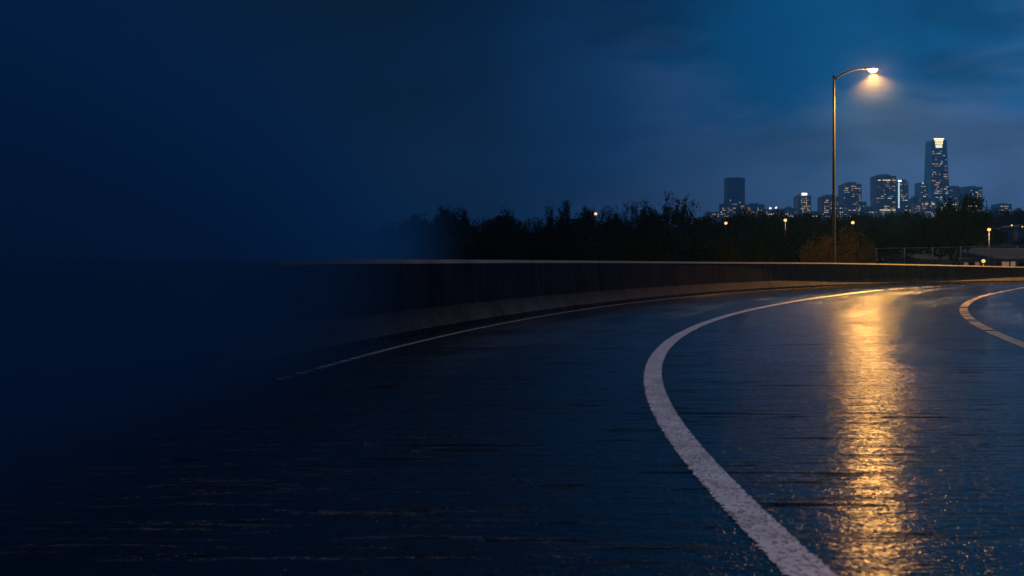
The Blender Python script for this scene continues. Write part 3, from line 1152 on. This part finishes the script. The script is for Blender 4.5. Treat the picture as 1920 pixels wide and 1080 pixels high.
def building(name, label, x0, x1, ytop, mat, n_lit=30, rows=(), steps=(), depth=30, dY=0.0, floor=4.0, bay=3.0, lit_y=(None, None), seed=0, cap='parapet', outline=None, dark=True):
    """steps: (x0, x1, ytop) blocks on the roof; rows: photo rows lit nearly all along"""
    Y = CY + dY
    rnd = random.Random(seed + int(x0))
    a = at(x0, ytop, Y)
    b = at(x1, ytop, Y)
    gz = ground_z((a.x + b.x) / 2, Y) - 1
    root = thing(name, label, 'building', (a.x, Y, gz))
    W, H = b.x - a.x, a.z - gz
    if outline:
        prof = [((px - x0) / F * Y, CH + (YH - py) / F * Y - gz) for px, py in outline]
        MB().prism(prof, 0, depth).build('wall', FAC[mat], root)
    else:
        MB().box(0, W, 0, depth, 0, H).build('wall', FAC[mat], root)
        MB().box(-0.4, W + 0.4, -0.4, depth + 0.4, H, H + 1.0).build('parapet', FAC[mat], root)
    for (s0, s1, sy) in steps:
        p, q = at(s0, sy, Y), at(s1, sy, Y)
        MB().box(p.x - a.x, q.x - a.x, 4, depth - 4, H + 1.0, max(H + 1.6, p.z - gz)).build('penthouse', FAC[mat], root)
    # visible part of the facade only: the rest is behind trees
    ylow = 406.0
    zlow = CH + (YH - ylow) / F * Y - gz

    def xr(z):
        if not outline:
            return 1.5, W - 1.5
        y = YH - (z + gz - CH) * F / Y
        L = sorted([(p[1], p[0]) for p in outline if p[0] < (x0 + x1) / 2])
        R = sorted([(p[1], p[0]) for p in outline if p[0] >= (x0 + x1) / 2])
        xl = np.interp(y, [p[0] for p in L], [p[1] for p in L])
        xx = np.interp(y, [p[0] for p in R], [p[1] for p in R])
        return (xl - x0) / F * Y + 1.5, (xx - x0) / F * Y - 1.5

    db = MB()
    z = zlow
    nrow = 0
    rowz = [CH + (YH - r) / F * Y - gz for r in rows]
    while z < H - 3.0:
        l, r = xr(z)
        nb = max(1, int((r - l) / bay))
        bw = (r - l) / nb
        full = any(abs(z - q) < floor / 2 for q in rowz)
        for i in range(nb):
            if dark and not full:
                db.box(l + i * bw + 0.3, l + (i + 1) * bw - 0.3, -0.12, 0.05, z, z + floor * 0.5)
            if full and rnd.random() < 0.78:
                o = link('window', win_mesh(bw * 0.8, floor * 0.5, M['lit'][rnd.choice((0, 1, 1))]), root)
                o.location = (l + i * bw + bw * 0.1, 0, z)
        z += floor
        nrow += 1
    if dark and db.v:
        o = db.build('unlit_windows', M['dwin'], root)
        o['kind'] = 'stuff'
    zt = H - 3 if lit_y[0] is None else CH + (YH - lit_y[0]) / F * Y - gz
    zb = zlow if lit_y[1] is None else CH + (YH - lit_y[1]) / F * Y - gz
    k = 0
    seen = set()
    while k < int(n_lit * 0.8):
        k += 1
        fl = int((zb - zlow) / floor) + int(rnd.random() ** 1.25 * max(1, (zt - zb) / floor))
        z = zlow + fl * floor
        if z > zt or any(abs(z - q) < floor / 2 for q in rowz):
            continue
        l, r = xr(z)
        nb = max(1, int((r - l) / bay))
        bw = (r - l) / nb
        i = rnd.randrange(nb)
        run = rnd.choice((1, 1, 1, 2, 2, 3))
        m = M['lit'][rnd.choice((0, 0, 1, 1, 2, 3, 3, 4))]
        for j in range(i, min(nb, i + run)):
            if (fl, j) in seen:
                continue
            seen.add((fl, j))
            o = link('window', win_mesh(bw * rnd.choice((0.45, 0.6)), floor * 0.34, m), root)
            o.location = (l + j * bw + bw * 0.1, 0, z)
    return root, a, gz


def build_city():
    g = 'city towers on the skyline'
    B = building
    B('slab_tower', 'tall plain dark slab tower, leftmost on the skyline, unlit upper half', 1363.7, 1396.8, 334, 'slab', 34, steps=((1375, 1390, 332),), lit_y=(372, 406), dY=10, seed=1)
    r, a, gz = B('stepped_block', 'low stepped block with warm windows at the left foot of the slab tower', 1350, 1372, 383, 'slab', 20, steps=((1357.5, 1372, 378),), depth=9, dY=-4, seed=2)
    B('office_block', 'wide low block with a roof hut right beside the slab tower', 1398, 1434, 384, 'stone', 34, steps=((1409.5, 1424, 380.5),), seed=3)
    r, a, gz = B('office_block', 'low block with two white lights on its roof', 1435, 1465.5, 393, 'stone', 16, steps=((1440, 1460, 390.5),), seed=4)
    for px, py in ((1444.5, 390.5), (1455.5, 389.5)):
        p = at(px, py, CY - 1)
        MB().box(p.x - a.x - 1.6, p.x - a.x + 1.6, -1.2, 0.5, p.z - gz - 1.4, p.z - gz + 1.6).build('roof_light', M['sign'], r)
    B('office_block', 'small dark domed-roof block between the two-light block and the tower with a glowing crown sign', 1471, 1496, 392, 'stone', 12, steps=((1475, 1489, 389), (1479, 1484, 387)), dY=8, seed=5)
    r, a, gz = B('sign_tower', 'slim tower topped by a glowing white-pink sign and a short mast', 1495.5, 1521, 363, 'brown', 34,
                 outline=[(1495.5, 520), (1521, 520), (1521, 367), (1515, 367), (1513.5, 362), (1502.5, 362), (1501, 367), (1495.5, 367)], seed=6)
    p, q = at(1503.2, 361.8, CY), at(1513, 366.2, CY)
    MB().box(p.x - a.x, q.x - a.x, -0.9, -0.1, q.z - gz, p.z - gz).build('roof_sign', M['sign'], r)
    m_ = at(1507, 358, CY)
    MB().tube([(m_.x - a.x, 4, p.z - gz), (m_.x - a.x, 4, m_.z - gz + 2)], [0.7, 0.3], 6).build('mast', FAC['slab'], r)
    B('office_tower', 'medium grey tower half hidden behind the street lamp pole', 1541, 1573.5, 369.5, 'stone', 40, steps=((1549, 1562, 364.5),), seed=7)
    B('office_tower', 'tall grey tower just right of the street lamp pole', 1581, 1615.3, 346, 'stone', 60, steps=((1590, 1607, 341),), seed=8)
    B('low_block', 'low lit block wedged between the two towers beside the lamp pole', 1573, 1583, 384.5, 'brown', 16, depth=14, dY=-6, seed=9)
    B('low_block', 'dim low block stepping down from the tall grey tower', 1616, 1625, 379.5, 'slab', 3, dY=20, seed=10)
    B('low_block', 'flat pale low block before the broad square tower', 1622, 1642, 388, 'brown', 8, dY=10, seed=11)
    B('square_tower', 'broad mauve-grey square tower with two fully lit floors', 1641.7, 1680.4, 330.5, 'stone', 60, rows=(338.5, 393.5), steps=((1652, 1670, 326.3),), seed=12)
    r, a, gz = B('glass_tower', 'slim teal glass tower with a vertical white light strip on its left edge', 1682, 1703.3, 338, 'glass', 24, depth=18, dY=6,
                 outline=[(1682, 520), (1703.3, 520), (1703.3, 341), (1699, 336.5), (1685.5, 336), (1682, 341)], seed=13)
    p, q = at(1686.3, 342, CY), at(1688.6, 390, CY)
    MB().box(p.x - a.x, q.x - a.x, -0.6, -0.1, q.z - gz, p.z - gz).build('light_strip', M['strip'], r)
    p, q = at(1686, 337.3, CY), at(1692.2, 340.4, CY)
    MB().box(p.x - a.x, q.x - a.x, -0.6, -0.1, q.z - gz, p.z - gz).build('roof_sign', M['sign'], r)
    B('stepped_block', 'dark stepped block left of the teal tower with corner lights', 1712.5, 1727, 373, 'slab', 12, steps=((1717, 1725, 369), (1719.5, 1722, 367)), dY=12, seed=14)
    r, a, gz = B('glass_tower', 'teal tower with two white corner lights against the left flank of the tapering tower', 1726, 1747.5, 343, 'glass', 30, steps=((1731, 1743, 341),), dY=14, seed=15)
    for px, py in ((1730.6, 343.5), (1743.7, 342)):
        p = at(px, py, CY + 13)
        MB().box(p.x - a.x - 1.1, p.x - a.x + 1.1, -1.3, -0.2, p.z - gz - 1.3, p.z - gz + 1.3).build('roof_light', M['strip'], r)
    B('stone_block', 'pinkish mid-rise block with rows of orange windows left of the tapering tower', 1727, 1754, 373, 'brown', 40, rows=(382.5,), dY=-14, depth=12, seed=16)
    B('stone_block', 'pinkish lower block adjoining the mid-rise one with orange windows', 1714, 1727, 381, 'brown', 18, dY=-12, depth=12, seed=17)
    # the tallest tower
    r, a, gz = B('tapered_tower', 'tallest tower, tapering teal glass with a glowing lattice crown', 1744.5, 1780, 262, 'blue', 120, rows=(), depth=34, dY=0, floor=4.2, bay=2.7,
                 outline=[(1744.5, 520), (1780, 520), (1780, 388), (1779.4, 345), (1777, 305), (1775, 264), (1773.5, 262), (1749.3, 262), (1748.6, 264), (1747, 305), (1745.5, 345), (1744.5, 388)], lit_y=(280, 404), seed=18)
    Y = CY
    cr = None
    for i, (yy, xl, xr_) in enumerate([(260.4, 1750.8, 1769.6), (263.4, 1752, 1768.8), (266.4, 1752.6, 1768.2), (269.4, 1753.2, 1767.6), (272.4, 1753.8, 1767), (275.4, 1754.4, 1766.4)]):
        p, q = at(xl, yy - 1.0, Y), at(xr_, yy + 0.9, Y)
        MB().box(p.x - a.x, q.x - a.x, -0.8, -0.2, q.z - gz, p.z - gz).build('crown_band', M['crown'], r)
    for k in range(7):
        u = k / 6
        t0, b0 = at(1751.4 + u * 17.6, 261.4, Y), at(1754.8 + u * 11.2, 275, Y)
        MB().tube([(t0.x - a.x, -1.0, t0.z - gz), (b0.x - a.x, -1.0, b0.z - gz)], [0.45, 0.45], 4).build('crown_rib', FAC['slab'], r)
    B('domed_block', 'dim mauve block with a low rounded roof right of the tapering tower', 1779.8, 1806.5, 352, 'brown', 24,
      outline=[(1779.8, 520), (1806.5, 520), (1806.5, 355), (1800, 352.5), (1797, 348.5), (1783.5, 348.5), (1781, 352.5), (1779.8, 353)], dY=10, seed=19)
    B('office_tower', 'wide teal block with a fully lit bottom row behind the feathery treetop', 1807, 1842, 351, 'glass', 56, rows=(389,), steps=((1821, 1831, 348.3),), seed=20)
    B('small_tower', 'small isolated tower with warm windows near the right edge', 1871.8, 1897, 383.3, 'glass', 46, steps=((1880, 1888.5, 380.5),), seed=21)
    # low skyline between
    for i, (x0, x1, y, m, n, lab) in enumerate([(1695, 1713, 387, 'brown', 14, 'low pinkish building left of the dark stepped block, right of the light-strip tower'),
                                               (1655, 1682, 397, 'brown', 8, 'very low lit building along the foot of the broad square tower'),
                                               (1842, 1872, 399, 'slab', 5, 'very low dark building between the wide teal block and the isolated small tower'),
                                               (1522, 1541, 397, 'slab', 5, 'very low dark building between the sign tower and the lamp pole tower'),
                                               (1328, 1350, 398, 'slab', 5, 'very low building left of the stepped block at the skyline end'),
                                               (1897, 1925, 402, 'slab', 4, 'very low dark building at the right end of the skyline')]):
        B('low_block', lab, x0, x1, y, m, n, dY=18 + i, depth=14, seed=30 + i)


build_city()

# ------------------------------------------------------------------ haze, added lamp halo and dark veil
def build_haze():
    m = bpy.data.materials.new('haze')
    m.use_nodes = True
    t = m.node_tree
    t.nodes.clear()
    v = t.nodes.new('ShaderNodeVolumePrincipled')
    v.inputs['Color'].default_value = (0.22, 0.64, 1.0, 1)
    v.inputs['Density'].default_value = 0.00030
    v.inputs['Anisotropy'].default_value = 0.72
    o = t.nodes.new('ShaderNodeOutputMaterial')
    t.links.new(v.outputs[0], o.inputs['Volume'])
    h = MB().box(-1900, 1900, -120, 2480, -6, 275).build('haze', m)
    h['kind'] = 'stuff'


build_haze()


def build_lamp_halo():
    """ball of thin volume added round the lamp head to make its halo"""
    m = bpy.data.materials.new('lamp_halo')
    m.use_nodes = True
    t = m.node_tree
    t.nodes.clear()
    v = t.nodes.new('ShaderNodeVolumePrincipled')
    v.inputs['Color'].default_value = (0.9, 0.9, 0.9, 1)
    tc = t.nodes.new('ShaderNodeTexCoord')
    ln = t.nodes.new('ShaderNodeVectorMath')
    ln.operation = 'LENGTH'
    t.links.new(tc.outputs['Object'], ln.inputs[0])
    mr = t.nodes.new('ShaderNodeMapRange')
    mr.interpolation_type = 'SMOOTHERSTEP'
    mr.inputs['From Min'].default_value = 0.0
    mr.inputs['From Max'].default_value = 2.9
    mr.inputs['To Min'].default_value = 0.0026
    mr.inputs['To Max'].default_value = 0.0
    t.links.new(ln.outputs['Value'], mr.inputs['Value'])
    t.links.new(mr.outputs[0], v.inputs['Density'])
    v.inputs['Anisotropy'].default_value = 0.0
    o = t.nodes.new('ShaderNodeOutputMaterial')
    t.links.new(v.outputs[0], o.inputs['Volume'])
    c = at(1635, 133, 58)
    mb = MB()
    K, R_, r = 24, 14, 3.0
    for i in range(R_ + 1):
        ph = -math.pi / 2 + math.pi * i / R_
        for k in range(K):
            g = 2 * math.pi * k / K
            mb.v.append((r * math.cos(ph) * math.cos(g), r * math.cos(ph) * math.sin(g), r * math.sin(ph)))
    for i in range(R_):
        for k in range(K):
            a, b = i * K + k, i * K + (k + 1) % K
            mb.f.append((a, b, b + K, a + K))
    o = mb.build('lamp_halo', m, None, True)  # added volume that carries the lamp's halo
    o.location = c
    o['kind'] = 'stuff'


build_lamp_halo()


def build_dark_veil():
    """low dark volume added in place of the darkness on the left, thinning towards the road"""
    m = bpy.data.materials.new('dark_veil')
    m.use_nodes = True
    t = NT(m.node_tree)
    t.n.clear()
    v = t.new('ShaderNodeVolumePrincipled')
    v.inputs['Color'].default_value = (0.03, 0.25, 0.62, 1)
    v.inputs['Anisotropy'].default_value = 0.0
    tc = t.new('ShaderNodeTexCoord')
    sp = t.new('ShaderNodeSeparateXYZ')
    t.put(sp.inputs[0], tc.outputs['Object'])
    edge = t.ss(sp.outputs['X'], -5.6, -1.0, 1.0, 0.0)
    far = t.ss(sp.outputs['Y'], 6.0, 22.0, 1.0, 0.10)
    end = t.ss(sp.outputs['Y'], 26.0, 40.0, 1.0, 0.0)
    top = t.ss(sp.outputs['Z'], 1.3, 4.4, 1.0, 0.0)
    d = t.math('MULTIPLY', t.math('MULTIPLY', edge, far), t.math('MULTIPLY', end, top))
    t.put(v.inputs['Density'], t.math('MULTIPLY', d, 1.7))
    o = t.new('ShaderNodeOutputMaterial')
    t.l.new(v.outputs[0], o.inputs['Volume'])
    m.cycles.volume_step_rate = 1.0
    h = MB().box(-18, -0.4, -6, 40, -3.5, 4.4).build('dark_veil', m)  # added volume that darkens the left side of the view
    h['kind'] = 'stuff'


build_dark_veil()


def build_grit():
    """grit and small stones washed along the shoulder"""
    rnd = random.Random(77)
    mb = MB()
    for _ in range(1500):
        t = rnd.uniform(24, 75)
        o = -abs(rnd.gauss(0, 0.30)) - 0.02
        x = float(np.interp(t, CW_S, CW[:, 0])) + float(np.interp(t, CW_S, CW_N[:, 0])) * o
        y = float(np.interp(t, CW_S, CW[:, 1])) + float(np.interp(t, CW_S, CW_N[:, 1])) * o
        r_ = rnd.uniform(0.004, 0.014)
        n = len(mb.v)
        mb.v += [(x - r_, y, 0.001), (x + r_ * 0.8, y - r_, 0.001), (x + r_ * 0.5, y + r_, 0.001), (x, y, r_ * 1.1)]
        mb.f += [(n, n + 1, n + 3), (n + 1, n + 2, n + 3), (n + 2, n, n + 3)]
    o = mb.build('grit', M['foot'])
    o['kind'] = 'stuff'


build_grit()
